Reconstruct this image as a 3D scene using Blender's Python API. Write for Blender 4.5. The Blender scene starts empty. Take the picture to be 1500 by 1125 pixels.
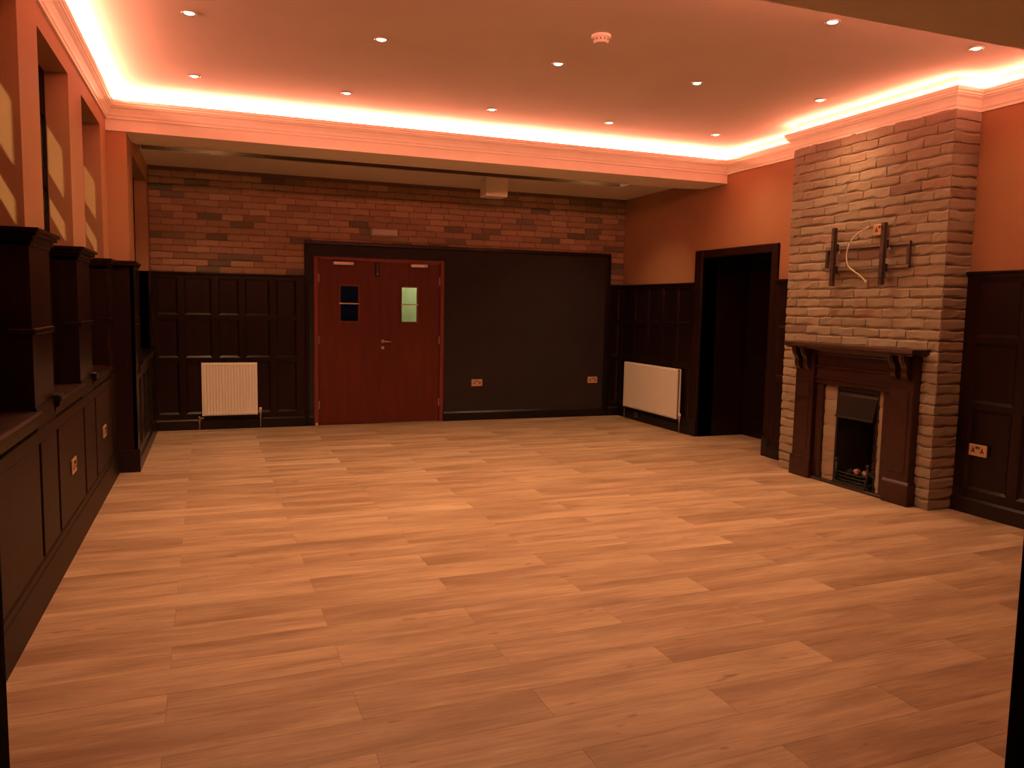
import bpy, math, random
from mathutils import Vector, Matrix

S = bpy.context.scene
COL = S.collection
R = math.radians

# ------------------------------------------------------------------ camera
yaw, pitch, roll = R(20.7815), R(-5.5821), R(1.0714)
fwd = Vector((math.sin(yaw)*math.cos(pitch), math.cos(yaw)*math.cos(pitch), math.sin(pitch)))
rt = Vector((math.cos(yaw), -math.sin(yaw), 0))
up = rt.cross(fwd)
rt2 = rt*math.cos(roll) + up*math.sin(roll)
up2 = up*math.cos(roll) - rt*math.sin(roll)
cd = bpy.data.cameras.new('camera')
cam = bpy.data.objects.new('camera', cd)
COL.objects.link(cam)
m = Matrix.Identity(4)
for i in range(3):
    m[i][0], m[i][1], m[i][2] = rt2[i], up2[i], -fwd[i]
m.translation = (0, 0, 1.4946)
cam.matrix_world = m
cd.sensor_width = 36
cd.lens = 1154.87/1500*36
cd.clip_start = 0.02
S.camera = cam

# ------------------------------------------------------------------ world, exposure, outdoor lamp
W = bpy.data.worlds.new('night'); S.world = W
W.use_nodes = True
W.node_tree.nodes['Background'].inputs[0].default_value = (0.012, 0.010, 0.012, 1)
W.node_tree.nodes['Background'].inputs[1].default_value = 0.3
S.view_settings.view_transform = 'Standard'
S.view_settings.look = 'None'
S.view_settings.gamma = 1
S.view_settings.exposure = 0.0
S.view_settings.use_curve_mapping = False
S.cycles.use_denoising = True
S.cycles.max_bounces = 10
S.cycles.diffuse_bounces = 6
S.cycles.sample_clamp_indirect = 6

DOWN_COL = (1.0, 0.53, 0.25)
DOWN_W = 13.0
ALCOVE_W = 17.0
LED_COL = (1.0, 0.27, 0.16)
LED_STRENGTH = 365.0
LENS_STRENGTH = 9.0

def lamp(name, kind, loc, energy, color, **kw):
    d = bpy.data.lights.new(name, kind); d.energy = energy; d.color = color
    for k, v in kw.items(): setattr(d, k, v)
    o = bpy.data.objects.new(name, d); COL.objects.link(o); o.location = loc
    return o
# street lamp standing down the road outside the windows
sl = lamp('street_lamp_light', 'SPOT', (-3.45, -15.0, 7.1), 19000, (1.0, 0.78, 0.36), spot_size=R(22), spot_blend=0.3, shadow_soft_size=0.16)
sl.rotation_euler = (Vector((-0.9, 6.5, 2.0)) - Vector(sl.location)).to_track_quat('-Z', 'Y').to_euler()
# lamp of the lobby behind the right door leaf
lamp('lobby_light', 'POINT', (3.2, 11.3, 2.3), 40, (1.0, 0.92, 0.60), shadow_soft_size=0.15)
lamp('passage_fill_light', 'POINT', (0.9, 10.8, 2.2), 0.8, (0.60, 0.70, 1.0), shadow_soft_size=0.1)  # weak fill added to give the left door pane a bluish tone

# ------------------------------------------------------------------ materials
def new_mat(name):
    mt = bpy.data.materials.new(name); mt.use_nodes = True
    nt = mt.node_tree
    return mt, nt, nt.nodes['Principled BSDF']

def plain(name, col, rough=0.5, metal=0.0, var=0.12, scale=6.0, bump=0.0, bscale=60.0, spec=0.5, coat=0.0, stretch=(1, 1, 1)):
    mt, nt, b = new_mat(name)
    b.inputs['Roughness'].default_value = rough
    b.inputs['Metallic'].default_value = metal
    b.inputs['Specular IOR Level'].default_value = spec
    b.inputs['Coat Weight'].default_value = coat
    tc = nt.nodes.new('ShaderNodeTexCoord'); mp = nt.nodes.new('ShaderNodeMapping')
    mp.inputs['Scale'].default_value = stretch
    nt.links.new(tc.outputs['Object'], mp.inputs['Vector'])
    n = nt.nodes.new('ShaderNodeTexNoise'); n.inputs['Scale'].default_value = scale; n.inputs['Detail'].default_value = 4
    nt.links.new(mp.outputs[0], n.inputs['Vector'])
    r = nt.nodes.new('ShaderNodeValToRGB')
    r.color_ramp.elements[0].position = 0.3; r.color_ramp.elements[1].position = 0.7
    r.color_ramp.elements[0].color = tuple(c*(1-var) for c in col) + (1,)
    r.color_ramp.elements[1].color = tuple(min(1, c*(1+var)) for c in col) + (1,)
    nt.links.new(n.outputs['Fac'], r.inputs[0]); nt.links.new(r.outputs[0], b.inputs['Base Color'])
    if bump:
        n2 = nt.nodes.new('ShaderNodeTexNoise'); n2.inputs['Scale'].default_value = bscale; n2.inputs['Detail'].default_value = 3
        nt.links.new(mp.outputs[0], n2.inputs['Vector'])
        bp = nt.nodes.new('ShaderNodeBump'); bp.inputs['Strength'].default_value = bump; bp.inputs['Distance'].default_value = 0.01
        nt.links.new(n2.outputs['Fac'], bp.inputs['Height']); nt.links.new(bp.outputs[0], b.inputs['Normal'])
    return mt

def emit(name, col, s):
    mt, nt, b = new_mat(name)
    b.inputs['Base Color'].default_value = (*col, 1)
    b.inputs['Emission Color'].default_value = (*col, 1)
    b.inputs['Emission Strength'].default_value = s
    return mt

def brick_mat(name, stops, bump=0.6):
    mt, nt, b = new_mat(name)
    b.inputs['Roughness'].default_value = 0.9
    b.inputs['Specular IOR Level'].default_value = 0.2
    oi = nt.nodes.new('ShaderNodeObjectInfo')
    r = nt.nodes.new('ShaderNodeValToRGB'); r.color_ramp.interpolation = 'LINEAR'
    e = r.color_ramp.elements
    e[0].position = stops[0][0]; e[0].color = (*stops[0][1], 1)
    e[1].position = stops[-1][0]; e[1].color = (*stops[-1][1], 1)
    for p, c in stops[1:-1]:
        x = e.new(p); x.color = (*c, 1)
    nt.links.new(oi.outputs['Random'], r.inputs[0])
    tc = nt.nodes.new('ShaderNodeTexCoord')
    ad = nt.nodes.new('ShaderNodeVectorMath'); ad.operation = 'ADD'
    sc = nt.nodes.new('ShaderNodeVectorMath'); sc.operation = 'SCALE'; sc.inputs['Scale'].default_value = 1.0
    nt.links.new(oi.outputs['Location'], sc.inputs[0])
    nt.links.new(tc.outputs['Object'], ad.inputs[0]); nt.links.new(sc.outputs[0], ad.inputs[1])
    n = nt.nodes.new('ShaderNodeTexNoise'); n.inputs['Scale'].default_value = 18; n.inputs['Detail'].default_value = 5
    nt.links.new(ad.outputs[0], n.inputs['Vector'])
    mr = nt.nodes.new('ShaderNodeMapRange'); mr.inputs[3].default_value = 0.65; mr.inputs[4].default_value = 1.35
    nt.links.new(n.outputs['Fac'], mr.inputs[0])
    mx = nt.nodes.new('ShaderNodeVectorMath'); mx.operation = 'SCALE'
    nt.links.new(r.outputs[0], mx.inputs[0]); nt.links.new(mr.outputs[0], mx.inputs['Scale'])
    nt.links.new(mx.outputs[0], b.inputs['Base Color'])
    n2 = nt.nodes.new('ShaderNodeTexNoise'); n2.inputs['Scale'].default_value = 45; n2.inputs['Detail'].default_value = 4
    nt.links.new(ad.outputs[0], n2.inputs['Vector'])
    bp = nt.nodes.new('ShaderNodeBump'); bp.inputs['Strength'].default_value = bump; bp.inputs['Distance'].default_value = 0.012
    nt.links.new(n2.outputs['Fac'], bp.inputs['Height']); nt.links.new(bp.outputs[0], b.inputs['Normal'])
    return mt

def oak_mat():
    mt, nt, b = new_mat('oak_vinyl')
    b.inputs['Roughness'].default_value = 0.42
    b.inputs['Specular IOR Level'].default_value = 0.4
    N = nt.nodes.new; L = nt.links.new
    oi = N('ShaderNodeObjectInfo'); tc = N('ShaderNodeTexCoord')
    rs = N('ShaderNodeVectorMath'); rs.operation = 'SCALE'
    cmb = N('ShaderNodeCombineXYZ'); cmb.inputs[0].default_value = 37; cmb.inputs[1].default_value = 91; cmb.inputs[2].default_value = 53
    L(cmb.outputs[0], rs.inputs[0]); L(oi.outputs['Random'], rs.inputs['Scale'])
    ad = N('ShaderNodeVectorMath'); ad.operation = 'ADD'
    L(tc.outputs['Object'], ad.inputs[0]); L(rs.outputs[0], ad.inputs[1])
    def noise(scale, stretch, detail=5, dist=0.0):
        mp = N('ShaderNodeMapping'); mp.inputs['Scale'].default_value = stretch
        L(ad.outputs[0], mp.inputs['Vector'])
        n = N('ShaderNodeTexNoise'); n.inputs['Scale'].default_value = scale; n.inputs['Detail'].default_value = detail
        n.inputs['Distortion'].default_value = dist
        L(mp.outputs[0], n.inputs['Vector']); return n.outputs['Fac']
    broad = noise(1.0, (1.1, 7.0, 1), 3, 0.6)
    grain = noise(1.0, (4.0, 60.0, 1), 6, 0.3)
    fine = noise(1.0, (14.0, 220.0, 1), 3)
    knot = noise(1.0, (5.5, 16.0, 1), 2)
    def mr(src, a, bb, c=0.0, d=1.0, clampit=True):
        q = N('ShaderNodeMapRange'); q.inputs[1].default_value = c; q.inputs[2].default_value = d
        q.inputs[3].default_value = a; q.inputs[4].default_value = bb; L(src, q.inputs[0]); return q.outputs[0]
    def mul(a, c):
        q = N('ShaderNodeMath'); q.operation = 'MULTIPLY'; L(a, q.inputs[0]); L(c, q.inputs[1]); return q.outputs[0]
    f = mul(mr(broad, 0.74, 1.27, 0.25, 0.75), mr(grain, 0.88, 1.12, 0.3, 0.7))
    f = mul(f, mr(fine, 0.93, 1.07, 0.3, 0.7))
    f = mul(f, mr(knot, 1.0, 0.62, 0.70, 0.78))
    f = mul(f, mr(oi.outputs['Random'], 0.92, 1.08))
    sp = N('ShaderNodeSeparateXYZ'); L(tc.outputs['Object'], sp.inputs[0])
    f = mul(f, mr(sp.outputs[0], 0.93, 1.06, -0.66, 0.66))
    ramp = N('ShaderNodeValToRGB')
    e = ramp.color_ramp.elements
    e[0].position = 0.55; e[0].color = (0.25, 0.160, 0.100, 1)
    e[1].position = 1.35 if False else 1.0; e[1].color = (0.555, 0.425, 0.29, 1)
    fm = N('ShaderNodeMapRange'); fm.inputs[1].default_value = 0.5; fm.inputs[2].default_value = 1.5
    fm.inputs[3].default_value = 0.40; fm.inputs[4].default_value = 1.10
    L(f, fm.inputs[0]); L(fm.outputs[0], ramp.inputs[0]); L(ramp.outputs[0], b.inputs['Base Color'])
    bp = N('ShaderNodeBump'); bp.inputs['Strength'].default_value = 0.12; bp.inputs['Distance'].default_value = 0.003
    L(grain, bp.inputs['Height']); L(bp.outputs[0], b.inputs['Normal'])
    return mt

def glass_mat(name, tint=(0.85, 0.85, 0.83)):
    mt = bpy.data.materials.new(name); mt.use_nodes = True
    nt = mt.node_tree; nt.nodes.clear()
    N = nt.nodes.new
    o = N('ShaderNodeOutputMaterial'); mx = N('ShaderNodeMixShader'); t = N('ShaderNodeBsdfTransparent'); g = N('ShaderNodeBsdfGlossy')
    fr = N('ShaderNodeFresnel'); fr.inputs[0].default_value = 1.2
    t.inputs[0].default_value = (*tint, 1); g.inputs['Roughness'].default_value = 0.03
    ge = N('ShaderNodeNewGeometry'); sb = N('ShaderNodeMath'); sb.operation = 'SUBTRACT'; sb.inputs[0].default_value = 1
    ml = N('ShaderNodeMath'); ml.operation = 'MULTIPLY'; sb.inputs[0].default_value = 0.35; sb.use_clamp = True
    nt.links.new(ge.outputs['Backfacing'], sb.inputs[1]); nt.links.new(fr.outputs[0], ml.inputs[0]); nt.links.new(sb.outputs[0], ml.inputs[1])
    nt.links.new(ml.outputs[0], mx.inputs[0]); nt.links.new(t.outputs[0], mx.inputs[1]); nt.links.new(g.outputs[0], mx.inputs[2])
    nt.links.new(mx.outputs[0], o.inputs[0])
    return mt

M = dict(
    oak=oak_mat(),
    subfloor=plain('subfloor', (0.10, 0.055, 0.035), 0.8),
    ceiling=plain('ceiling_paint', (0.66, 0.60, 0.52), 0.85, bump=0.05, bscale=120, var=0.03, scale=2),
    trough=plain('trough_shade', (0.12, 0.085, 0.06), 0.9),  # shade inside the trough put into the colour
    frame=plain('dark_window_frame', (0.0075, 0.0035, 0.003), 0.85, var=0.2, spec=0.03),
    diffuser=plain('frosted_plastic', (0.36, 0.31, 0.25), 0.3, var=0.03),
    wall=plain('wall_paint', (0.33, 0.165, 0.08), 0.8, bump=0.08, bscale=90, var=0.04, scale=2.5),
    cornice=plain('cornice_paint', (0.85, 0.79, 0.70), 0.6, var=0.03),
    dark=plain('dark_stain', (0.0085, 0.0032, 0.0026), 0.33, var=0.3, scale=3, bump=0.05, bscale=30, stretch=(6, 6, 0.7), spec=0.22),
    brown=plain('dark_stain_lit', (0.012, 0.0040, 0.0021), 0.48, var=0.3, scale=3, bump=0.05, bscale=30, stretch=(6, 6, 0.7), spec=0.16),  # lit copy of the dark stain, light on the panelling put into its colour
    skirt=plain('black_skirting', (0.006, 0.004, 0.0045), 0.35, var=0.2, spec=0.3),
    board=plain('grey_board', (0.020, 0.016, 0.0165), 0.75, var=0.12, scale=4, spec=0.2),
    door=plain('mahogany', (0.088, 0.011, 0.0038), 0.55, var=0.16, scale=2.2, bump=0.04, bscale=30, stretch=(8, 8, 0.8), spec=0.3),
    doorframe=plain('mahogany_frame', (0.15, 0.028, 0.017), 0.5, var=0.12, scale=2.2, stretch=(8, 8, 0.8), spec=0.3),
    mantel=plain('dark_mahogany', (0.026, 0.0075, 0.0050), 0.33, var=0.3, scale=3, stretch=(5, 1, 5), spec=0.45),
    white=plain('white_enamel', (0.78, 0.74, 0.68), 0.4, var=0.02),
    plastic=plain('white_plastic', (0.62, 0.57, 0.50), 0.45, var=0.03),
    dark_grey=plain('dark_grey_finish', (0.10, 0.09, 0.08), 0.7),  # dark grey of fins, hangers, vents and the outlet plate
    copper=plain('pipe_metal', (0.35, 0.24, 0.16), 0.4, 0.8),
    brass=plain('brushed_brass', (0.62, 0.40, 0.25), 0.42, 0.55, var=0.06),
    black=plain('black_plastic', (0.012, 0.010, 0.010), 0.5),
    steel=plain('satin_steel', (0.55, 0.50, 0.45), 0.38, 0.8, var=0.05),
    bracket=plain('grey_bracket_metal', (0.085, 0.060, 0.050), 0.45, 0.5, var=0.1),
    rail=plain('light_rail_metal', (0.30, 0.24, 0.19), 0.4, 0.6, var=0.1),
    iron=plain('cast_iron', (0.012, 0.011, 0.011), 0.55, 0.3, bump=0.3, bscale=60),
    soot=plain('sooty_lining', (0.020, 0.012, 0.009), 0.9, bump=0.5, bscale=25, var=0.5, scale=5),
    hood=plain('hood_metal', (0.011, 0.009, 0.008), 0.5, 0.4, bump=0.2, bscale=50),
    slate=plain('slate', (0.020, 0.018, 0.018), 0.35, var=0.3),
    mortar=plain('mortar', (0.36, 0.26, 0.18), 0.95, bump=0.5, bscale=60),
    mortar_dark=plain('mortar_dark', (0.17, 0.105, 0.07), 0.95, bump=0.5, bscale=60),
    cable=plain('cable_sheath', (0.66, 0.56, 0.44), 0.4),
    coal=plain('coal', (0.014, 0.011, 0.010), 0.6, bump=0.6, bscale=40),
    coalpink=plain('pale_coal', (0.42, 0.20, 0.17), 0.8, bump=0.6, bscale=60, var=0.35, scale=30),
    lobby=plain('lobby_paint', (0.52, 0.58, 0.40), 0.8),
    lobbydark=plain('lobby_dark', (0.22, 0.25, 0.33), 0.8),
    asphalt=plain('outdoor_ground', (0.05, 0.05, 0.05), 0.9),
    glass=glass_mat('window_glass'),
    led=emit('led_tape', LED_COL, LED_STRENGTH),
    led_soft=emit('led_tape_soft', LED_COL, LED_STRENGTH*0.4),
    lens=emit('downlight_lens', (1.0, 0.72, 0.50), LENS_STRENGTH),
)
M['brick_old'] = brick_mat('reclaimed_brick', [(0.0, (0.22, 0.15, 0.11)), (0.10, (0.27, 0.205, 0.15)), (0.45, (0.31, 0.255, 0.19)), (0.85, (0.355, 0.30, 0.23)), (1.0, (0.32, 0.22, 0.165))])
M['brick_red'] = brick_mat('red_brick', [(0.0, (0.14, 0.11, 0.09)), (0.10, (0.17, 0.13, 0.10)), (0.16, (0.27, 0.17, 0.11)), (0.5, (0.33, 0.21, 0.14)), (0.8, (0.41, 0.27, 0.18)), (1.0, (0.34, 0.19, 0.14))], 0.4)

# ------------------------------------------------------------------ mesh builder
class MB:
    def __init__(s): s.v = []; s.f = []; s.sm = []
    def box(s, x0, x1, y0, y1, z0, z1):
        b = len(s.v)
        s.v += [(x0, y0, z0), (x1, y0, z0), (x1, y1, z0), (x0, y1, z0), (x0, y0, z1), (x1, y0, z1), (x1, y1, z1), (x0, y1, z1)]
        s.f += [tuple(b+i for i in q) for q in ((0, 3, 2, 1), (4, 5, 6, 7), (0, 1, 5, 4), (1, 2, 6, 5), (2, 3, 7, 6), (3, 0, 4, 7))]
        return s
    def bbox(s, x0, x1, y0, y1, z0, z1, c=0.006):
        # box with chamfered edges
        import itertools
        b = len(s.v); X = (x0, x1); Y = (y0, y1); Z = (z0, z1); idx = {}
        for i, j, k in itertools.product((0, 1), repeat=3):
            sx = c*(1-2*i); sy = c*(1-2*j); sz = c*(1-2*k)
            for a, p in enumerate(((X[i], Y[j]+sy, Z[k]+sz), (X[i]+sx, Y[j], Z[k]+sz), (X[i]+sx, Y[j]+sy, Z[k]))):
                idx[(i, j, k, a)] = len(s.v); s.v.append(p)
        def F(l): s.f.append(tuple(idx[q] for q in l))
        for i in (0, 1): F([(i, 0, 0, 0), (i, 1, 0, 0), (i, 1, 1, 0), (i, 0, 1, 0)])
        for j in (0, 1): F([(0, j, 0, 1), (1, j, 0, 1), (1, j, 1, 1), (0, j, 1, 1)])
        for k in (0, 1): F([(0, 0, k, 2), (1, 0, k, 2), (1, 1, k, 2), (0, 1, k, 2)])
        for i in (0, 1):
            for j in (0, 1): F([(i, j, 0, 0), (i, j, 1, 0), (i, j, 1, 1), (i, j, 0, 1)])
            for k in (0, 1): F([(i, 0, k, 0), (i, 1, k, 0), (i, 1, k, 2), (i, 0, k, 2)])
        for j in (0, 1):
            for k in (0, 1): F([(0, j, k, 1), (1, j, k, 1), (1, j, k, 2), (0, j, k, 2)])
        for i, j, k in itertools.product((0, 1), repeat=3): F([(i, j, k, 0), (i, j, k, 1), (i, j, k, 2)])
        return s
    def prism(s, prof, a0, a1, axis='x'):
        # prof: list of (p,q); axis x -> (y,z), axis y -> (x,z), axis z -> (x,y)
        b = len(s.v); n = len(prof)
        for a in (a0, a1):
            for p, q in prof:
                s.v.append({'x': (a, p, q), 'y': (p, a, q), 'z': (p, q, a)}[axis])
        for i in range(n):
            j = (i+1) % n; s.f.append((b+i, b+j, b+n+j, b+n+i))
        s.f.append(tuple(b+i for i in range(n))); s.f.append(tuple(b+n+i for i in reversed(range(n))))
        return s
    def lathe(s, prof, c=(0, 0, 0), n=24, axis='z'):
        b = len(s.v); k = len(prof)
        for i in range(n):
            t = 2*math.pi*i/n
            for r, h in prof:
                if axis == 'z': s.v.append((c[0]+r*math.cos(t), c[1]+r*math.sin(t), c[2]+h))
                elif axis == 'y': s.v.append((c[0]+r*math.cos(t), c[1]+h, c[2]+r*math.sin(t)))
                else: s.v.append((c[0]+h, c[1]+r*math.cos(t), c[2]+r*math.sin(t)))
        for i in range(n):
            j = (i+1) % n
            for q in range(k-1):
                s.f.append((b+i*k+q, b+j*k+q, b+j*k+q+1, b+i*k+q+1))
        s.f.append(tuple(b+i*k for i in range(n))); s.f.append(tuple(b+i*k+k-1 for i in range(n)))
        return s
    def tube(s, pts, r, n=8):
        b = len(s.v); P = [Vector(p) for p in pts]
        for i, p in enumerate(P):
            d = (P[min(i+1, len(P)-1)] - P[max(i-1, 0)]).normalized()
            a = d.cross(Vector((0, 0, 1))) if abs(d.z) < 0.9 else d.cross(Vector((1, 0, 0)))
            a.normalize(); c = d.cross(a)
            for k in range(n):
                t = 2*math.pi*k/n; s.v.append(tuple(p + (a*math.cos(t) + c*math.sin(t))*r))
        for i in range(len(P)-1):
            for k in range(n):
                l = (k+1) % n; s.f.append((b+i*n+k, b+i*n+l, b+(i+1)*n+l, b+(i+1)*n+k))
        s.f.append(tuple(b+k for k in range(n))); s.f.append(tuple(b+(len(P)-1)*n+k for k in range(n)))
        return s
    def mesh(s, name, mat, smooth=False):
        me = bpy.data.meshes.new(name); me.from_pydata(s.v, [], s.f)
        import bmesh
        bm = bmesh.new(); bm.from_mesh(me); bmesh.ops.recalc_face_normals(bm, faces=bm.faces); bm.to_mesh(me); bm.free()
        me.materials.append(mat)
        if smooth:
            for p in me.polygons: p.use_smooth = True
        me.update(); return me
    def build(s, name, mat, parent=None, smooth=False, kind=None):
        return link(name, s.mesh(name, mat, smooth), parent, kind)

def link(name, me, parent=None, kind=None, loc=None):
    o = bpy.data.objects.new(name, me); COL.objects.link(o)
    if parent: o.parent = parent
    if kind: o['kind'] = kind
    if loc: o.location = loc
    return o
def empty(name, loc=(0, 0, 0), rz=0, kind=None):
    o = bpy.data.objects.new(name, None); COL.objects.link(o); o.location = loc; o.rotation_euler = (0, 0, R(rz))
    o.empty_display_size = 0.1
    if kind: o['kind'] = kind
    return o
def tag(o, label, cat, group=None):
    o['label'] = label; o['category'] = cat
    if group: o['group'] = group
    return o
def struct(name, mb, mat, parent=None): return mb.build(name, mat, parent, kind=None if parent else 'structure')
def copy_tree(o, parent=None):
    c = o.copy(); COL.objects.link(c); c.parent = parent
    for ch in list(o.children): copy_tree(ch, c)
    return c

XL, XA, XR, YB, YM, YN = -0.815, -0.66, 5.365, 9.837, 7.52, 3.10   # walls, alcove left, right, back, far beam, near beam
ZB, ZC, ZK, ZT, ZA, ZW = 2.90, 3.0, 3.145, 3.231, 2.995, 1.815
YF = 0.95            # room face of the near wall
CX, CY0, CY1 = 5.11, 4.42, 6.12   # chimney breast
XO = -0.975          # outer face of window wall

# ------------------------------------------------------------------ floor and planks
fl = empty('floor', kind='structure')
MB().box(-3.0, 7.2, -2.2, 12.6, -0.12, -0.004).build('subfloor', M['subfloor'], fl)
def clip(poly, x0, x1, y0, y1):
    def cut(P, ax, v, sgn):
        out = []
        for i in range(len(P)):
            a, b = P[i], P[(i+1) % len(P)]
            ia = (a[ax]-v)*sgn >= 0; ib = (b[ax]-v)*sgn >= 0
            if ia: out.append(a)
            if ia != ib:
                t = (v-a[ax])/(b[ax]-a[ax]); out.append((a[0]+t*(b[0]-a[0]), a[1]+t*(b[1]-a[1])))
        return out
    for ax, v, sg in ((0, x0, 1), (0, x1, -1), (1, y0, 1), (1, y1, -1)):
        poly = cut(poly, ax, v, sg)
        if len(poly) < 3: return []
    return poly
PW, PL, SL, SX = 0.2235, 1.331, 0.031, -0.008
random.seed(4)
areas = [(-0.80, 5.355, YF-0.3, YM, 0), (-0.65, 5.355, YM, YB-0.01, 1), (5.355, 6.0, 6.69, 7.89, 2)]
def plank_mesh(poly, cx, cy):
    g = 0.0007; n = len(poly); mb = MB()
    mb.v = [(x-cx, y-cy, -0.004) for x, y in poly] + [((x-cx)*(1-g*1.2), (y-cy)*(1-g*8), 0.0) for x, y in poly]
    mb.f = [tuple(range(n, 2*n))] + [(i, (i+1) % n, n+(i+1) % n, n+i) for i in range(n)]
    return mb.mesh('plank', M['oak'])
full = None; cnt = 0
for k in range(-11, 31):
    off = 0.475 if k % 2 == 1 else 0.475 - PL/2
    for j in range(-3, 6):
        x0 = off + j*PL; x1 = x0 + PL
        def P(x, kk):
            y = 3.167 + PW*kk + SL*(x-0.475)
            return (x + SX*(y-3.7), y)
        poly = [P(x0, k-1), P(x1, k-1), P(x1, k), P(x0, k)]
        for (ax0, ax1, ay0, ay1, q) in areas:
            c = clip(poly, ax0, ax1, ay0, ay1)
            if len(c) < 3: continue
            A = abs(sum(c[i][0]*c[(i+1) % len(c)][1]-c[(i+1) % len(c)][0]*c[i][1] for i in range(len(c))))/2
            if A < 0.004: continue
            cx, cy = sum(p[0] for p in poly)/4, sum(p[1] for p in poly)/4
            if c == poly or (len(c) == 4 and A > PL*PW*0.999):
                if full is None: full = plank_mesh(poly, cx, cy)
                link('plank', full, fl, loc=(cx, cy, 0))
            else:
                link('plank', plank_mesh(c, cx, cy), fl, loc=(cx, cy, 0))
            cnt += 1
# end rows that fall short are covered by the skirting

# ------------------------------------------------------------------ shell
mb = MB()
mb.box(XO, 5.5, YN, YM, ZT, ZT+0.15)                 # raised ceiling of the main room
struct('ceiling', mb, M['ceiling'])
mb = MB(); mb.prism([(YM, 3.35), (YM, ZB), (7.98, ZB), (8.50, 2.975), (8.50, 3.35)], -1.0, 5.5, 'x')
struct('ceiling_beam', mb, M['cornice'])
mb = MB()
mb.box(-1.0, 5.5, 8.86, YB+0.1, ZA, 3.35)              # alcove ceiling
mb.box(-1.0, 5.5, 8.501, 8.859, 3.20, 3.35)            # lid of the lighting trough between beam and alcove ceiling
mb.box(4.74, 5.5, 8.501, 8.859, ZA-0.001, 3.201)
ca = struct('ceiling_alcove', mb, M['ceiling'])
MB().box(-0.64, 4.739, 8.845, 8.8595, ZA+0.004, 3.199).build('trough_shade_strip', M['trough'], ca)  # dark strip added on the far face to darken the groove
mb = MB(); mb.box(XO, 5.5, 0.0, YN, ZB, 3.35)
struct('ceiling_beam', mb, M['ceiling'])
# hall ceiling and walls behind the camera
mb = MB(); mb.box(-1.0, 3.4, -2.2, 0.0, 2.6, 2.7); struct('ceiling_hall', mb, M['ceiling'])
mb = MB(); mb.box(-1.0, 3.4, -2.2, -2.1, 0, 2.6); mb.box(-1.0, -0.9, -2.1, 0.72, 0, 2.9); mb.box(3.3, 3.4, -2.1, 0.72, 0, 2.95)
struct('wall_hall', mb, M['wall'])
# near wall with the doorway the view is taken through
DX0, DX1 = -0.215, 1.338
mb = MB(); mb.box(XO, DX0-0.03, 0.72, YF-0.01, 0, 3.0); mb.box(DX1+0.03, 5.6, 0.72, YF-0.01, 0, 3.0); mb.box(DX0-0.03, DX1+0.03, 0.72, YF-0.01, 2.13, 3.0)
struct('wall_near', mb, M['wall'])
dr = empty('door_3', kind='structure')
MB().box(DX0-0.03, DX0, 0.68, YF, 0, 2.13).build('door_jamb', M['frame'], dr)
MB().box(DX1, DX1+0.03, 0.68, YF, 0, 2.13).build('door_jamb', M['frame'], dr)
MB().box(DX0, DX1, 0.68, YF, 2.10, 2.13).build('door_head', M['frame'], dr)
for a, b in ((DX0-0.12, DX0-0.005), (DX1+0.005, DX1+0.12)):
    MB().bbox(a, b, YF-0.01, YF+0.012, 0, 2.2).build('architrave', M['frame'], dr)
MB().bbox(DX0-0.12, DX1+0.12, YF-0.01, YF+0.012, 2.105, 2.22).build('architrave', M['frame'], dr)

# left wall with window openings
OP = [(3.38, 4.301), (4.76, 5.684), (6.21, 7.168)]
mb = MB()
ys = [YF-0.2] + [y for o in OP for y in o] + [YM]
for i in range(0, len(ys), 2):
    mb.box(XO, XL, ys[i], ys[i+1], 0, 3.35)
for a, b in OP:
    mb.box(XO, XL, a, b, 0, 0.93); mb.box(XO, XL, a, b, 2.876, 3.35)
# alcove part, standing further into the room
O4 = (8.02, 9.60)
mb.box(XO, XA, YM, O4[0], 0, ZB-0.001); mb.box(-0.82, XA, O4[1], YB+0.1, 0, ZB-0.001); mb.box(-0.82, XA, O4[0], O4[1], 0, 0.93); mb.box(-0.82, XA, O4[0], O4[1], 2.80, ZB)
mb.box(-0.82, XA, YM+0.3, YB+0.1, ZB-0.002, 3.05)
struct('wall_left', mb, M['wall'])

# right wall with doorway and flue hole
mb = MB()
DY0, DY1, DZ = 6.68, 7.90, 2.10
fy0, fy1 = 4.93, 5.38
mb.box(XR, 5.56, YF-0.2, fy0, 0, 3.35); mb.box(XR, 5.56, fy0, fy1, 0.84, 3.35); mb.box(XR, 5.56, fy1, DY0, 0, 3.35)
mb.box(XR, 5.56, DY0, DY1, DZ, 3.35); mb.box(XR, 5.56, DY1, YB+0.1, 0, 3.35)
struct('wall_right', mb, M['wall'])
# doorway recess
dr = empty('door_2', kind='structure')
MB().box(5.375, 6.05, DY1, DY1+0.04, 0, DZ).build('door_lining', M['dark'], dr)
MB().box(5.375, 6.05, DY0-0.04, DY0, 0, DZ).build('door_lining', M['dark'], dr)
MB().box(5.375, 6.05, DY0-0.04, DY1+0.04, DZ, DZ+0.04).build('door_lining', M['dark'], dr)
lf = MB().box(6.0, 6.045, DY0+0.002, DY1-0.002, 0.006, DZ-0.003).build('door_leaf', M['dark'], dr)
for (a, b) in ((DY0+0.12, 7.24), (7.34, DY1-0.12)):
    for (c, d) in ((0.25, 0.95), (1.1, 1.95)):
        MB().bbox(5.985, 6.0, a, b, c, d, 0.01).build('door_panel', M['dark'], lf)
MB().lathe([(0.0, -0.06), (0.022, -0.055), (0.026, -0.035), (0.012, -0.02), (0.012, 0)], (6.0, 7.2, 1.02), 14, 'x').build('door_handle', M['brass'], lf, True)
def arch_piece(y0, y1, z0, z1): return MB().bbox(XR-0.028, XR+0.02, y0, y1, z0, z1, 0.008).build('architrave', M['brown'], dr)
arch_piece(DY1, 8.05, 0, 2.19); arch_piece(6.582, DY0, 0, 2.19); arch_piece(DY0, DY1, 2.10, 2.19)
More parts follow.
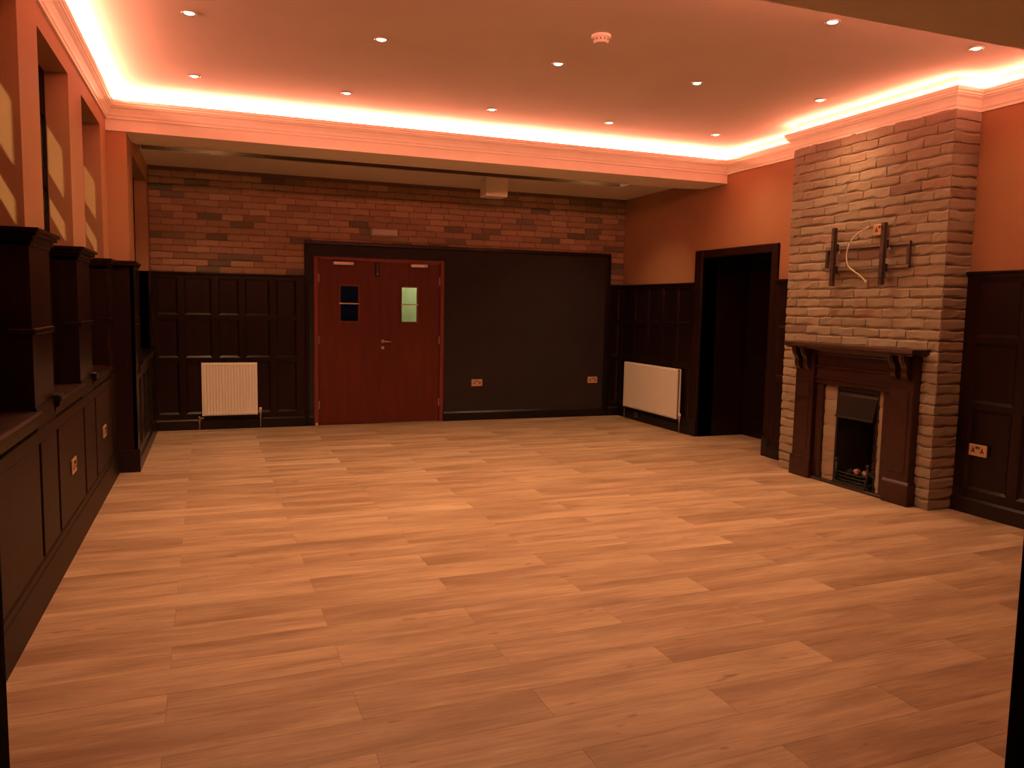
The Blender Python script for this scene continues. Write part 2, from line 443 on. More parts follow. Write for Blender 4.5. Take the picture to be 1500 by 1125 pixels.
MB().bbox(XR-0.045, XR, DY1, 8.055, 0, 0.2, 0.008).build('plinth_block', M['skirt'], dr)
MB().bbox(XR-0.045, XR, 6.577, DY0, 0, 0.2, 0.008).build('plinth_block', M['skirt'], dr)

# ------------------------------------------------------------------ bricks
def slip(seed, jag, bulge, depth):
    """unit brick slip: x -0.5..0.5, z -0.5..0.5, front toward -y, with an uneven hand-made outline"""
    rnd = random.Random(seed); mb = MB(); n = 4
    rows = [(-0.5, 0.0, 1), (-0.5, 0.75, 1), (-0.30, 1.0, 0), (0.28, 1.0, 0), (0.5, 0.72, 1), (0.5, 0.0, 1)]
    tops = [rnd.uniform(-jag, jag) for _ in range(n+1)]; bots = [rnd.uniform(-jag, jag) for _ in range(n+1)]
    el, er = rnd.uniform(-0.012, 0.012), rnd.uniform(-0.012, 0.012)
    for (z, d, o) in rows:
        for i in range(n+1):
            x = -0.5 + i/n; j = (bots[i] if z < 0 else tops[i])
            if i == 0: x += 0.003 + el*(1 if z > 0 else -1) + (0.008 if d > 0.9 else 0)
            if i == n: x -= 0.003 + er*(1 if z > 0 else -1) + (0.008 if d > 0.9 else 0)
            mb.v.append((x, -(d + (rnd.uniform(-bulge, bulge) if d > 0.3 else 0))*depth, z + j*(1 if o else 0.5)))
    m_ = n+1
    for r in range(len(rows)-1):
        for i in range(n): mb.f.append((r*m_+i, r*m_+i+1, (r+1)*m_+i+1, (r+1)*m_+i))
    mb.f.append(tuple(r*m_ for r in range(len(rows)))); mb.f.append(tuple(r*m_+n for r in reversed(range(len(rows)))))
    return mb
old = [slip(s, 0.10, 0.20, 0.017).mesh('brick', M['brick_old']) for s in range(14)]
red = [slip(100+s, 0.05, 0.15, 0.013).mesh('brick', M['brick_red']) for s in range(10)]

def lay(parent, meshes, spans, z0, z1, course, pitch, gap, place, seed, rot, skip=None):
    """lay courses; spans(zmid) -> list of (a,b) intervals along the wall; place(a, z) -> location"""
    rnd = random.Random(seed); k = 0; c = 0
    while z0 + (c+0.5)*course < z1:
        zm = z0 + (c+0.5)*course
        h = course-gap
        for (a, b) in spans(zm):
            x = a; first = True
            ln = pitch*(0.5 if c % 2 else 1.0) if b-a > pitch*1.2 else (b-a)
            while x < b-0.03:
                L = ln if first else pitch*rnd.uniform(0.92, 1.08)
                first = False
                if b-(x+L) < pitch*0.35: L = b-x
                o = link('brick', rnd.choice(meshes), parent, loc=place(x+L/2, zm))
                fl_ = -1 if rnd.random() < 0.5 else 1
                o.scale = ((L-gap*0.5), 1.0, h)
                o.rotation_euler = (0, 0, rot)
                x += L; k += 1
        c += 1
    return k

# back wall with bricks
wb = empty('wall_back', kind='structure')
BX0, BX1, BZ = 1.037, 5.152, 2.235      # framed board area
mb = MB(); mb.box(XA-0.2, 1.143, YB, YB+0.12, 0, 3.1); mb.box(2.772, 5.6, YB, YB+0.12, 0, 3.1); mb.box(1.143, 2.772, YB, YB+0.12, 2.06, 3.1)
mb.build('wall_core', M['mortar_dark'], wb)
def spans_back(z):
    if z < BZ: return [(XA+0.005, BX0), (BX1, XR-0.005)]
    return [(XA+0.005, XR-0.005)]
nb = lay(wb, red, spans_back, ZW+0.005, ZA-0.01, 0.0755, 0.245, 0.010, lambda a, z: (a, YB, z), 7, 0)

# chimney breast
ch = empty('chimney_breast', kind='structure')
mb = MB(); mb.box(CX, XR, CY0, fy0, 0, ZT); mb.box(CX, XR, fy1, CY1, 0, ZT); mb.box(CX, XR, fy0, fy1, 0.84, ZT)
mb.build('wall_core', M['mortar'], ch)
SY0, SY1 = 4.53, 5.87                   # fire surround
def spans_ch(z):
    # along -y : parameter a = -y
    if z < 1.19: return [(-CY1, -SY1+0.02), (-SY0-0.02, -CY0+0.018)]
    return [(-CY1, -CY0+0.018)]
nc = lay(ch, old, spans_ch, 0.0, ZC, 0.0812, 0.285, 0.008, lambda a, z: (CX, -a, z), 3, R(-90))
# side of the breast facing the doorway of the view (faces -y)
nc += lay(ch, old, lambda z: [(CX-0.012, XR)], 0.0, ZC, 0.0812, 0.285, 0.008, lambda a, z: (a, CY0, z), 5, 0)
print('planks', cnt, 'bricks back', nb, 'bricks chimney', nc)

# ------------------------------------------------------------------ cornice ring and LED tape
ring = [(XL, YN), (XL, YM), (XR, YM), (XR, CY1), (CX, CY1), (CX, CY0), (XR, CY0), (XR, YN)]
def offset(poly, d):
    n = len(poly); out = []
    area = sum(poly[i][0]*poly[(i+1) % n][1]-poly[(i+1) % n][0]*poly[i][1] for i in range(n))
    sg = 1 if area > 0 else -1
    for i in range(n):
        p0, p1, p2 = Vector(poly[i-1]), Vector(poly[i]), Vector(poly[(i+1) % n])
        d1 = (p1-p0).normalized(); d2 = (p2-p1).normalized()
        n1 = Vector((-d1.y, d1.x))*sg; n2 = Vector((-d2.y, d2.x))*sg
        out.append((p1.x + (n1.x+n2.x)*d, p1.y + (n1.y+n2.y)*d))
    return out
prof = [(0.0, ZC-0.004), (0.014, ZC-0.004), (0.014, ZC+0.016), (0.020, ZC+0.022), (0.026, ZC+0.045), (0.040, ZC+0.072), (0.058, ZC+0.088), (0.058, ZC+0.094), (0.066, ZC+0.098), (0.066, ZC+0.112), (0.074, ZC+0.118), (0.078, ZC+0.142), (0.070, ZK), (0.004, ZK), (0.004, ZT), (0.0, ZT)]
mb = MB(); n = len(ring)
for d, z in prof:
    for p in offset(ring, d): mb.v.append((p[0], p[1], z))
for r in range(len(prof)-1):
    for i in range(n):
        j = (i+1) % n; mb.f.append((r*n+i, r*n+j, (r+1)*n+j, (r+1)*n+i))
struct('trim_1', mb, M['cornice'])
# small bead under the beam fascia
mb = MB(); mb.box(XL, XR, YM-0.008, YM, ZB, ZB+0.012); struct('trim_2', mb, M['cornice'])

outer, inner = offset(ring, 0.018), offset(ring, 0.030)
names = ['along the window wall', 'along the far beam above the alcove', 'on the fireplace wall beyond the chimney breast', 'on the far side of the chimney breast', 'across the front of the chimney breast', 'on the near side of the chimney breast', 'on the fireplace wall, near side of it', 'on the back of the near beam']
for i in range(n):
    j = (i+1) % n; mb = MB()
    a, b, c, d = outer[i], outer[j], inner[j], inner[i]
    mb.v = [(p[0], p[1], z + (0.009 if p in (a, b) else 0.0)) for z in (ZK+0.003, ZK+0.006) for p in (a, b, c, d)]
    mb.f = [(4, 5, 6, 7), (0, 1, 2, 3), (0, 1, 5, 4), (1, 2, 6, 5), (2, 3, 7, 6), (3, 0, 4, 7)]
    o = mb.build('led_tape', M['led_soft'] if 2 <= i <= 6 else M['led'])
    tag(o, 'glowing coral LED tape hidden on the cornice ' + names[i], 'led strip', 'cove lights on the cornice')

# ------------------------------------------------------------------ windows
def window(idx, x, a, b, z0, z1):
    w = empty('window_%d' % idx, kind='structure')
    f = 0.045
    fr = M['frame']
    MB().box(x-0.01, x+0.01, a, a+f, z0, z1).build('window_frame', fr, w)
    MB().box(x-0.022, x+0.01, b-f, b, z0, z1).build('window_frame', fr, w)
    MB().box(x-0.01, x+0.01, a+f, b-f, 2.60, z1).build('window_frame', fr, w)
    MB().box(x-0.01, x+0.01, a+f, b-f, z0, z0+0.06).build('window_frame', fr, w)
    zs = [(2.02, 2.17), (2.28, 2.60)]
    MB().box(x-0.01, x+0.01, a+f, b-f, z0+0.06, 2.02).build('light_blocking_panel', fr, w)  # blank panel added to stop street light through the lower window
    for q in range(1): MB().box(x-0.01, x+0.01, a+f, b-f, zs[q][1], zs[q+1][0]).build('glazing_bar', fr, w)
    for (p, q) in zs: MB().box(x-0.003, x+0.003, a+f, b-f, p, q).build('pane', M['glass'], w)
    return w
for i, (a, b) in enumerate(OP): window(i+1, -0.953, a, b, 0.96, 2.876)
window(4, -0.79, O4[0], O4[1], 0.96, 2.80)

# ------------------------------------------------------------------ panelling
def local(mb, root, name, mat): return mb.build(name, mat, root)
def panel_mesh(x0, x1, z0, z1, yo=-0.029, yi=-0.013, bev=0.022):
    mb = MB()
    mb.v = [(x0, yo, z0), (x1, yo, z0), (x1, yo, z1), (x0, yo, z1), (x0+bev, yi, z0+bev), (x1-bev, yi, z0+bev), (x1-bev, yi, z1-bev), (x0+bev, yi, z1-bev),
            (x0, 0, z0), (x1, 0, z0), (x1, 0, z1), (x0, 0, z1)]
    mb.f = [(0, 1, 5, 4), (1, 2, 6, 5), (2, 3, 7, 6), (3, 0, 4, 7), (4, 5, 6, 7), (8, 9, 1, 0), (9, 10, 2, 1), (10, 11, 3, 2), (11, 8, 0, 3), (8, 9, 10, 11)]
    return mb
ROWS = [(0.185, 0.795), (0.842, 1.290), (1.337, 1.762)]
trimn = [2]
def panelling(loc, rz, Wd, cols, rows=ROWS, top=ZW, mat='dark', cap=True, skirt=True):
    trimn[0] += 1
    t = empty('trim_%d' % trimn[0], loc, rz, 'structure')
    m_ = M[mat]
    zb = [0.12] + [z for r in rows for z in r] + [top]
    for i in range(0, len(zb), 2): MB().box(0, Wd, -0.030, 0, zb[i], zb[i+1]).build('rail', m_, t)
    xb = [0] + [x for c in cols for x in c] + [Wd]
    for (z0, z1) in rows:
        for i in range(0, len(xb), 2):
            if xb[i+1]-xb[i] > 0.004: MB().box(xb[i], xb[i+1], -0.0295, 0, z0, z1).build('stile', m_, t)
        for (a, b) in cols: panel_mesh(a, b, z0, z1).build('panel', m_, t)
    if skirt: MB().prism([(0, 0), (-0.045, 0), (-0.045, 0.105), (-0.030, 0.122), (0, 0.122)], 0, Wd, 'x').build('skirting_board', M['skirt'], t)
    if cap: MB().prism([(0, top-0.035), (-0.034, top-0.035), (-0.040, top-0.018), (-0.052, top-0.008), (-0.052, top+0.006), (0, top+0.006)], 0, Wd, 'x').build('cap_rail', m_, t)
    return t
def even(x0, x1, n, st=0.07):
    w = (x1-x0-st*(n-1))/n
    return [(x0+i*(w+st), x0+i*(w+st)+w) for i in range(n)]
# alcove back wall, left of the doors
panelling((XA, YB, 0), 0, BX0-XA, [(a-XA, b-XA) for a, b in ((-0.60, -0.375), (-0.305, -0.017), (0.057, 0.284), (0.353, 0.632), (0.703, 0.935))])
# right wall, alcove part up to the doorway (local x runs toward the camera)
panelling((XR, YB, 0), -90, YB-8.05, even(0.05, YB-8.05-0.05, 5))
panelling((XR, 6.582, 0), -90, 6.582-CY1, even(0.05, 6.582-CY1-0.07, 1), mat='brown')
panelling((XR, CY0-0.02, 0), -90, CY0-0.02-YF, even(0.09, CY0-0.02-YF-0.05, 8, 0.075))
# back wall narrow strip right of the board
panelling((BX1, YB, 0), 0, XR-BX1-0.03, even(0.04, XR-BX1-0.06, 1))
# alcove left wall
panelling((XA, YM-0.03, 0), 90, O4[0]-YM+0.03, even(0.06, O4[0]-YM-0.02, 1))
panelling((XA, O4[0], 0), 90, YB-O4[0]-0.03, even(0.06, YB-O4[0]-0.10, 4), rows=[(0.185, 0.795)], top=0.93)
trimn[0] += 1
t = empty('trim_%d' % trimn[0], kind='structure')          # step face of the alcove pier, facing the camera
MB().box(XL-0.02, XA+0.03, YM-0.03, YM, 0.12, ZW).build('panel', M['dark'], t)
MB().box(XL, XA+0.045, YM-0.045, YM, 0, 0.20).build('plinth_block', M['skirt'], t)
MB().box(XL, XA+0.055, YM-0.055, YM+0.02, ZW-0.03, ZW+0.008).build('cap_rail', M['dark'], t)
MB().box(XA-0.12, XA+0.02, O4[0], O4[1], 0.92, 0.96).build('sill', M['dark'], t)
MB().box(XA-0.12, XA+0.03, O4[1], YB-0.01, 0.12, ZW).build('panel', M['dark'], t)

# left wall panelling: piers, window backs, sills
trimn[0] += 1
t = empty('trim_%d' % trimn[0], kind='structure')
brown = M['brown']
piers = [(2.93, 3.38), (4.301, 4.76), (5.684, 6.21), (7.168, YM)]
for (a, b) in piers:
    a2, b2 = a-0.012, min(b+0.012, YM)
    MB().box(-0.945, XL+0.014, a2, b2, 0.965, ZW-0.05).build('pier_cladding', M['dark'], t)
    p = MB()
    for (d, z0, z1) in ((0.022, ZW-0.075, ZW-0.055), (0.034, ZW-0.055, ZW-0.030), (0.050, ZW-0.030, ZW-0.012), (0.062, ZW-0.012, ZW+0.006)):
        p.box(-0.945, XL+d, a-d+0.01, min(b+d-0.01, YM-0.02), z0, z1)
    p.build('pier_cap', M['dark'], t)
    MB().bbox(-0.90, XL+0.030, a2-0.004, b2-0.002, 1.32, 1.35, 0.005).build('bead', M['dark'], t)
# lower boarding with grooves at the pier edges
gr = 0.050
edges = [YF] + [y for o in OP for y in o] + [YM-0.03]
for i in range(len(edges)-1):
    y0, y1 = edges[i]+gr*0.5, edges[i+1]-gr*0.5
    nm = 'window_back_panel' if i % 2 else 'stile'
    MB().bbox(XL, XL+0.026, y0, y1, 0.235, 0.80, 0.004).build(nm, brown, t)
MB().box(XL, XL+0.002, YF, YM-0.03, 0.2, 0.95).build('backing_board', M['skirt'], t)
MB().box(XL, XL+0.0265, YF, YM-0.03, 0.80, 0.86).build('rail', brown, t)
for (a, b) in piers: MB().box(XL, XL+0.018, a-0.01, min(b+0.01, YM-0.03), 0.86, 0.97).build('rail', brown, t)
MB().box(XL, XL+0.018, YF, 2.94, 0.86, ZW).build('panel', brown, t)
for (a, b) in OP:
    MB().prism([(-0.97, 0.93), (-0.97, 0.955), (XL+0.030, 0.955), (XL+0.042, 0.945), (XL+0.040, 0.925), (XL+0.024, 0.915), (XL+0.016, 0.87), (XL, 0.86)], a-0.005, b+0.02, 'y').build('sill', brown, t)
    if b < 7: MB().bbox(XL, XL+0.055, b+0.02+0.40, b+0.52, 0.945, 0.99, 0.008).build('sill_horn', M['skirt'], t)
bs = MB(); bs.prism([(XL, 0), (XL+0.036, 0), (XL+0.036, 0.185), (XL+0.030, 0.190), (XL+0.030, 0.222), (XL+0.022, 0.235), (XL, 0.235)], YF, YM-0.03, 'y')
struct('baseboard_left', bs, brown)

# ------------------------------------------------------------------ framed grey board, trims round it
bd = empty('wall_board', (3.0, YB, 0))
tag(bd, 'large dark grey painted board in a black frame beside and above the red doors', 'wall board')
mb = MB(); x = 3.0
mb.box(2.772-x, 5.085-x, -0.012, 0, 0.12, BZ-0.035); mb.box(1.075-x, 1.137-x, -0.012, 0, 0.12, BZ-0.035); mb.box(1.137-x, 2.778-x, -0.012, 0, 2.066, BZ-0.035)
mb.build('board', M['board'], bd)
for (a, b, c, d, nm) in ((BX0, BX1, BZ-0.035, BZ+0.010, 'top_rail'), (BX0, 1.075, 0, BZ-0.035, 'side_rail'), (5.085, BX1, 0, BZ-0.035, 'side_rail')):
    MB().bbox(a-x, b-x, -0.045, 0, c, d, 0.008).build(nm, M['dark'], bd)
MB().prism([(0, 0), (-0.035, 0), (-0.035, 0.10), (-0.02, 0.122), (0, 0.122)], 2.778-x, 5.085-x, 'x').build('skirting_board', M['skirt'], bd)
MB().prism([(0, 0), (-0.035, 0), (-0.035, 0.10), (-0.02, 0.122), (0, 0.122)], 1.075-x, 1.137-x, 'x').build('skirting_board', M['skirt'], bd)

# ------------------------------------------------------------------ double doors
dd = empty('door_1', (0, YB, 0), kind='structure')
MB().bbox(1.143, 1.195, -0.028, 0.1, 0, 2.06).build('door_frame', M['doorframe'], dd)
MB().bbox(2.720, 2.772, -0.028, 0.1, 0, 2.06).build('door_frame', M['doorframe'], dd)
MB().bbox(1.195, 2.720, -0.028, 0.1, 2.015, 2.06).build('door_frame', M['doorframe'], dd)
xm = 1.945
def leaf(x0, x1, vx0, vx1, cl0, cl1, flip):
    mb = MB(); y0, y1 = -0.006, 0.038; v0, v1 = 1.28, 1.715
    mb.box(x0, vx0, y0, y1, 0.008, 2.012); mb.box(vx1, x1, y0, y1, 0.008, 2.012); mb.box(vx0, vx1, y0, y1, 0.008, v0); mb.box(vx0, vx1, y0, y1, v1, 2.012)
    lf = mb.build('door_leaf', M['door'], dd)
    e = 0.014
    fr = MB()
    fr.box(vx0-e, vx0+0.004, y0-0.008, y0, v0-e, v1+e); fr.box(vx1-0.004, vx1+e, y0-0.008, y0, v0-e, v1+e)
    fr.box(vx0, vx1, y0-0.008, y0, v0-e, v0+0.004); fr.box(vx0, vx1, y0-0.008, y0, v1-0.004, v1+e)
    fr.build('glazing_bead', M['doorframe'], lf)
    MB().box(vx0, vx1, 0.012, 0.018, v0, v1).build('pane', M['glass'], lf)
    MB().bbox(vx0-0.008, vx1+0.008, y0-0.014, y0-0.004, 1.492, 1.506, 0.002).build('glazing_bar', M['cable'], lf)
    c = MB(); c.bbox(cl0, cl1, -0.060, -0.008, 1.965, 2.005, 0.006)
    cb = c.build('door_closer', M['steel'], lf)
    xs = cl0 if flip else cl1
    return lf, cb
l1, c1 = leaf(1.198, xm-0.0015, 1.458, 1.682, 1.372, 1.620, 0)
l2, c2 = leaf(xm+0.0015, 2.717, 2.221, 2.426, 2.330, 2.545, 1)
MB().lathe([(0.0, -0.075), (0.016, -0.075), (0.016, -0.005), (0, -0.005)], (1.392, 0, 1.985), 12, 'y').build('closer_pivot', M['steel'], l1)
MB().lathe([(0.0, -0.075), (0.016, -0.075), (0.016, -0.005), (0, -0.005)], (2.520, 0, 1.980), 12, 'y').build('closer_pivot', M['steel'], l2)
MB().bbox(1.891, 1.940, -0.026, -0.004, 1.838, 2.013, 0.006).build('flush_bolt', M['black'], l1)
MB().lathe([(0, -0.034), (0.008, -0.034), (0.008, -0.02), (0, -0.02)], (1.915, 0, 1.868), 10, 'y').build('bolt_knob', M['steel'], l1)
h = MB(); h.lathe([(0, -0.012), (0.022, -0.012), (0.022, -0.004), (0, -0.004)], (1.985, 0, 1.035), 16, 'y')
h.tube([(1.985, -0.006, 1.035), (1.985, -0.05, 1.035), (2.0, -0.056, 1.035), (2.085, -0.056, 1.028)], 0.008)
h.build('door_handle', M['steel'], l2, True)
MB().lathe([(0, -0.012), (0.020, -0.012), (0.020, -0.004), (0, -0.004)], (1.985, 0, 0.955), 16, 'y').build('keyhole_plate', M['steel'], l2)
for lf, hx in ((l1, 1.200), (l2, 2.715)):
    for z in (0.25, 1.05, 1.80):
        MB().lathe([(0, -0.05), (0.008, -0.05), (0.008, 0.05), (0, 0.05)], (hx, -0.012, z), 8, 'z').build('hinge', M['steel'], lf)
MB().lathe([(0, 0), (0.018, 0), (0.020, 0.02), (0.012, 0.035), (0, 0.035)], (1.165, -0.05, 0.0), 12, 'z').build('door_stop', M['brass'], dd)
# lobby beyond the doors, with a partition added to keep its left half dark
mb = MB(); mb.box(2.10, 4.4, 11.6, 11.7, 0, 2.6); mb.box(4.3, 4.4, 9.98, 11.6, 0, 2.6); mb.box(2.06, 2.10, 9.97, 11.7, 0, 2.6); mb.box(2.06, 4.4, 9.96, 11.7, 2.55, 2.65)
struct('wall_lobby', mb, M['lobby'])
mb = MB(); mb.box(0.2, 2.055, 11.6, 11.7, 0, 2.6); mb.box(0.2, 0.3, 9.97, 11.6, 0, 2.6); mb.box(0.2, 2.055, 9.97, 11.7, 2.55, 2.65)
struct('wall_passage', mb, M['lobbydark'])

# ------------------------------------------------------------------ radiators
def radiator(loc, rz, Wd, H, ribs, depth, amp, double):
    t = empty('radiator', loc, rz)
    def corr(y, nm):
        mb = MB(); ztop = H-0.035; zbot = 0.035
        N_ = ribs*4; pts = []
        for i in range(N_+1):
            ph = i % 4; pts.append((0.025 + (Wd-0.05)*i/N_, y + (amp if ph in (2, 3) else 0)))
        k = len(pts)
        zz = [0.0, 0.018, zbot, ztop, H-0.015, H]
        for zi, z in enumerate(zz):
            for (x, yy) in pts:
                mb.v.append((x, yy if zi in (2, 3) else y + (0.006 if zi in (0, 5) else 0), z))
        for r in range(len(zz)-1):
            for i in range(k-1): mb.f.append((r*k+i, r*k+i+1, (r+1)*k+i+1, (r+1)*k+i))
        mb.box(0, 0.026, y, y+0.018, 0, H); mb.box(Wd-0.026, Wd, y, y+0.018, 0, H); mb.box(0.02, Wd-0.02, y+0.010, y+0.018, 0.0, H)
        return mb.build(nm, M['white'], t)
    corr(-depth, 'front_panel')
    if double:
        MB().box(0.0, Wd, -depth*0.45, -depth*0.45+0.012, 0.0, H).build('rear_panel', M['white'], t)
        MB().box(0.02, Wd-0.02, -depth+0.02, -depth*0.45, 0.03, H-0.03).build('convector_fins', M['dark_grey'], t)
    g = MB(); g.box(0.0, Wd, -depth+0.004, -0.03, H, H+0.004)
    g.build('top_grille', M['white'], t)
    for x in (0.12, Wd-0.12): MB().box(x-0.02, x+0.02, -depth*0.45 if double else -depth+0.018, 0, 0.1, H-0.1).build('wall_hanger', M['dark_grey'], t)
    return t
z0 = 0.170
rd = radiator((-0.137, YB-0.03, z0), 0, 0.613, 0.612, 17, 0.075, 0.006, False)
tag(rd, 'small square white ribbed radiator on the dark panelling near the red doors', 'radiator')
def valve(t, x, y, z, zfl, thermo=True, s=1):
    MB().tube([(x, y, z), (x, y, -zfl)], 0.0075).build('pipe', M['copper'], t, True)
    MB().lathe([(0, -0.03), (0.013, -0.03), (0.013, 0.01), (0.016, 0.012), (0.016, 0.045), (0.010, 0.052), (0, 0.052)] if thermo else [(0, -0.02), (0.011, -0.02), (0.011, 0.02), (0, 0.02)], (x, y, z), 12, 'z').build('valve', M['plastic'] if thermo else M['copper'], t, True)
    MB().tube([(x, y, z), (x-s*0.05, y, z)], 0.009).build('union', M['copper'], t, True)
valve(rd, 0.645, -0.045, 0.03, z0, True)
valve(rd, -0.032, -0.045, -0.03, z0, False, -1)
rd = radiator((XR-0.03, 9.52, z0), -90, 1.32, 0.605, 30, 0.085, 0.003, True)
tag(rd, 'wide white double-panel radiator on the side wall next to the dark doorway', 'radiator')
valve(rd, 1.345, -0.045, 0.02, z0, True)
valve(rd, -0.03, -0.045, 0.02, z0, False, -1)

# ------------------------------------------------------------------ sockets
def socket_tree():
    t = empty('socket')
    MB().bbox(-0.075, 0.075, -0.010, 0, -0.045, 0.045, 0.004).build('face_plate', M['brass'], t)
    for s in (-1, 1):
        cx = s*0.037; hole = MB()
        hole.box(cx-0.0045, cx+0.0045, -0.0118, -0.009, 0.002, 0.018)
        hole.box(cx-0.015, cx-0.006, -0.0118, -0.009, -0.018, -0.010); hole.box(cx+0.006, cx+0.015, -0.0118, -0.009, -0.018, -0.010)
        hole.prism([(cx-0.013, -0.010), (cx+0.013, -0.010), (cx+0.005, 0.004), (cx-0.005, 0.004)], -0.0112, -0.009, 'y')
        hole.build('pin_holes', M['black'], t)
        MB().bbox(s*0.010-0.006, s*0.010+0.006, -0.015, -0.009, 0.012, 0.030, 0.002).build('switch', M['black'], t)
    for s in (-1, 1): MB().lathe([(0, -0.0115), (0.003, -0.0115), (0.003, -0.009), (0, -0.009)], (s*0.068, 0, 0), 8, 'y').build('screw', M['steel'], t)
    return t
s0 = socket_tree()
socks = [((3.232, YB-0.012, 0.493), 0, 'brass double socket on the grey board just beside the red doors'),
         ((4.922, YB-0.012, 0.506), 0, 'brass double socket on the grey board at the end near the corner radiator'),
         ((XR-0.03, 4.205, 0.491), -90, 'brass double socket on dark panelling nearer than the brick chimney breast'),
         ((XL+0.026, 5.20, 0.515), 90, 'brass double socket on the brown boarding under the middle window'),
         ((XL+0.026, 6.62, 0.50), 90, 'brass double socket on the boarding under the farthest main window, close to the step'),
         ((CX-0.026, 5.02, 2.175), -90, 'brass double socket on the brick chimney behind the screen bracket')]
for i, (l, rz, lab) in enumerate(socks):
    o = s0 if i == 0 else copy_tree(s0)
    o.location = l; o.rotation_euler = (0, 0, R(rz)); tag(o, lab, 'socket', 'brass double sockets')
dp = empty('data_outlet', (XR-0.045, 9.27, 0.075), -90)
tag(dp, 'small grey outlet on the black skirting beneath the wide radiator', 'outlet')
MB().bbox(-0.043, 0.043, -0.012, 0, -0.035, 0.035, 0.004).build('face_plate', M['dark_grey'], dp)
MB().box(-0.018, 0.018, -0.014, -0.011, -0.012, 0.012).build('port', M['black'], dp)

# ------------------------------------------------------------------ emergency light, ceiling box
el = empty('emergency_light', (1.995, YB-0.014, 2.33))
tag(el, 'white plastic bulkhead emergency light on the bricks above the red doors', 'light')
MB().bbox(-0.17, 0.17, -0.030, 0, 0, 0.100, 0.008).build('back_box', M['diffuser'], el)
MB().bbox(-0.163, 0.163, -0.062, -0.029, 0.008, 0.092, 0.012).build('diffuser', M['diffuser'], el)
MB().lathe([(0, -0.068), (0.004, -0.068), (0.006, -0.06), (0, -0.06)], (0.075, 0, 0.07), 8, 'y').build('indicator', M['steel'], el)
cb = empty('ceiling_box', (3.135, 8.875, 2.786))
tag(cb, 'plain white box fixed under the alcove ceiling before the bricks', 'box')
MB().bbox(-0.135, 0.135, 0, 0.22, 0.0, 0.208, 0.006).build('casing', M['cornice'], cb)
MB().box(-0.13, 0.13, 0.005, 0.215, -0.006, 0.0).build('cover', M['plastic'], cb)

# ------------------------------------------------------------------ downlights
def downlight_tree():
    t = empty('downlight')
    MB().lathe([(0.046, 0.0), (0.046, -0.004), (0.040, -0.007), (0.034, -0.004), (0.034, 0.0)], (0, 0, 0), 28, 'z').build('trim_ring', M['steel'], t, True)
    MB().lathe([(0.0, -0.010), (0.018, -0.009), (0.028, -0.005), (0.031, -0.001), (0.0, 0.0)], (0, 0, 0), 24, 'z').build('lens', M['lens'], t, True)
    return t
d0 = None
ords = ['nearest the window wall', 'second from the window wall', 'in the middle', 'second from the chimney wall', 'nearest the chimney wall']
rows = [(6.79, 'far row'), (5.352, 'middle row'), (3.93, 'near row')]
ROWW = {6.79: 1.05, 5.352: 1.05, 3.93: 0.56}
for (y, rn) in rows:
    for k, xx in enumerate((-0.105, 1.066, 2.338, 3.503, 4.687)):
        if d0 is None: d0 = downlight_tree(); o = d0
        else: o = copy_tree(d0)
        o.location = (xx, y, ZT)
        tag(o, 'small round lit downlight, %s, %s' % (rn, ords[k]), 'downlight', 'recessed ceiling downlights')
        lamp('downlight_lamp', 'SPOT', (xx, y, ZT-0.018), DOWN_W*ROWW[y]*{0: 0.85, 4: 0.68}.get(k, 1)*2*math.pi, DOWN_COL, spot_size=R(144), spot_blend=1.0, shadow_soft_size=0.03)

for k, xx in ((0, 0.0), (4, 4.32)):
    o = copy_tree(d0); o.location = (xx, 8.585, 3.20)
    tag(o, 'small round lit downlight recessed in the alcove ceiling trough, %s' % ords[k], 'downlight', 'alcove trough downlights')
    lamp('downlight_lamp', 'SPOT', (xx, 8.585, 3.18), ALCOVE_W*2*math.pi, DOWN_COL, spot_size=R(113), spot_blend=0.9, shadow_soft_size=0.03)

sd = empty('smoke_detector', (2.350, 4.703, ZT))
tag(sd, 'round white smoke detector on the ceiling between downlight rows', 'smoke detector')
MB().lathe([(0, 0), (0.062, 0), (0.062, -0.014), (0.056, -0.020), (0, -0.020)], (0, 0, 0), 28, 'z').build('base', M['plastic'], sd)
MB().lathe([(0, -0.018), (0.048, -0.018), (0.050, -0.036), (0.040, -0.050), (0.0, -0.053)], (0, 0, 0), 28, 'z').build('sensor_head', M['plastic'], sd)
v = MB()
for i in range(12):
    a = i*math.pi/6; v.box(0.049*math.cos(a)-0.004, 0.049*math.cos(a)+0.004, 0.049*math.sin(a)-0.004, 0.049*math.sin(a)+0.004, -0.036, -0.026)
v.build('vents', M['dark_grey'], sd)

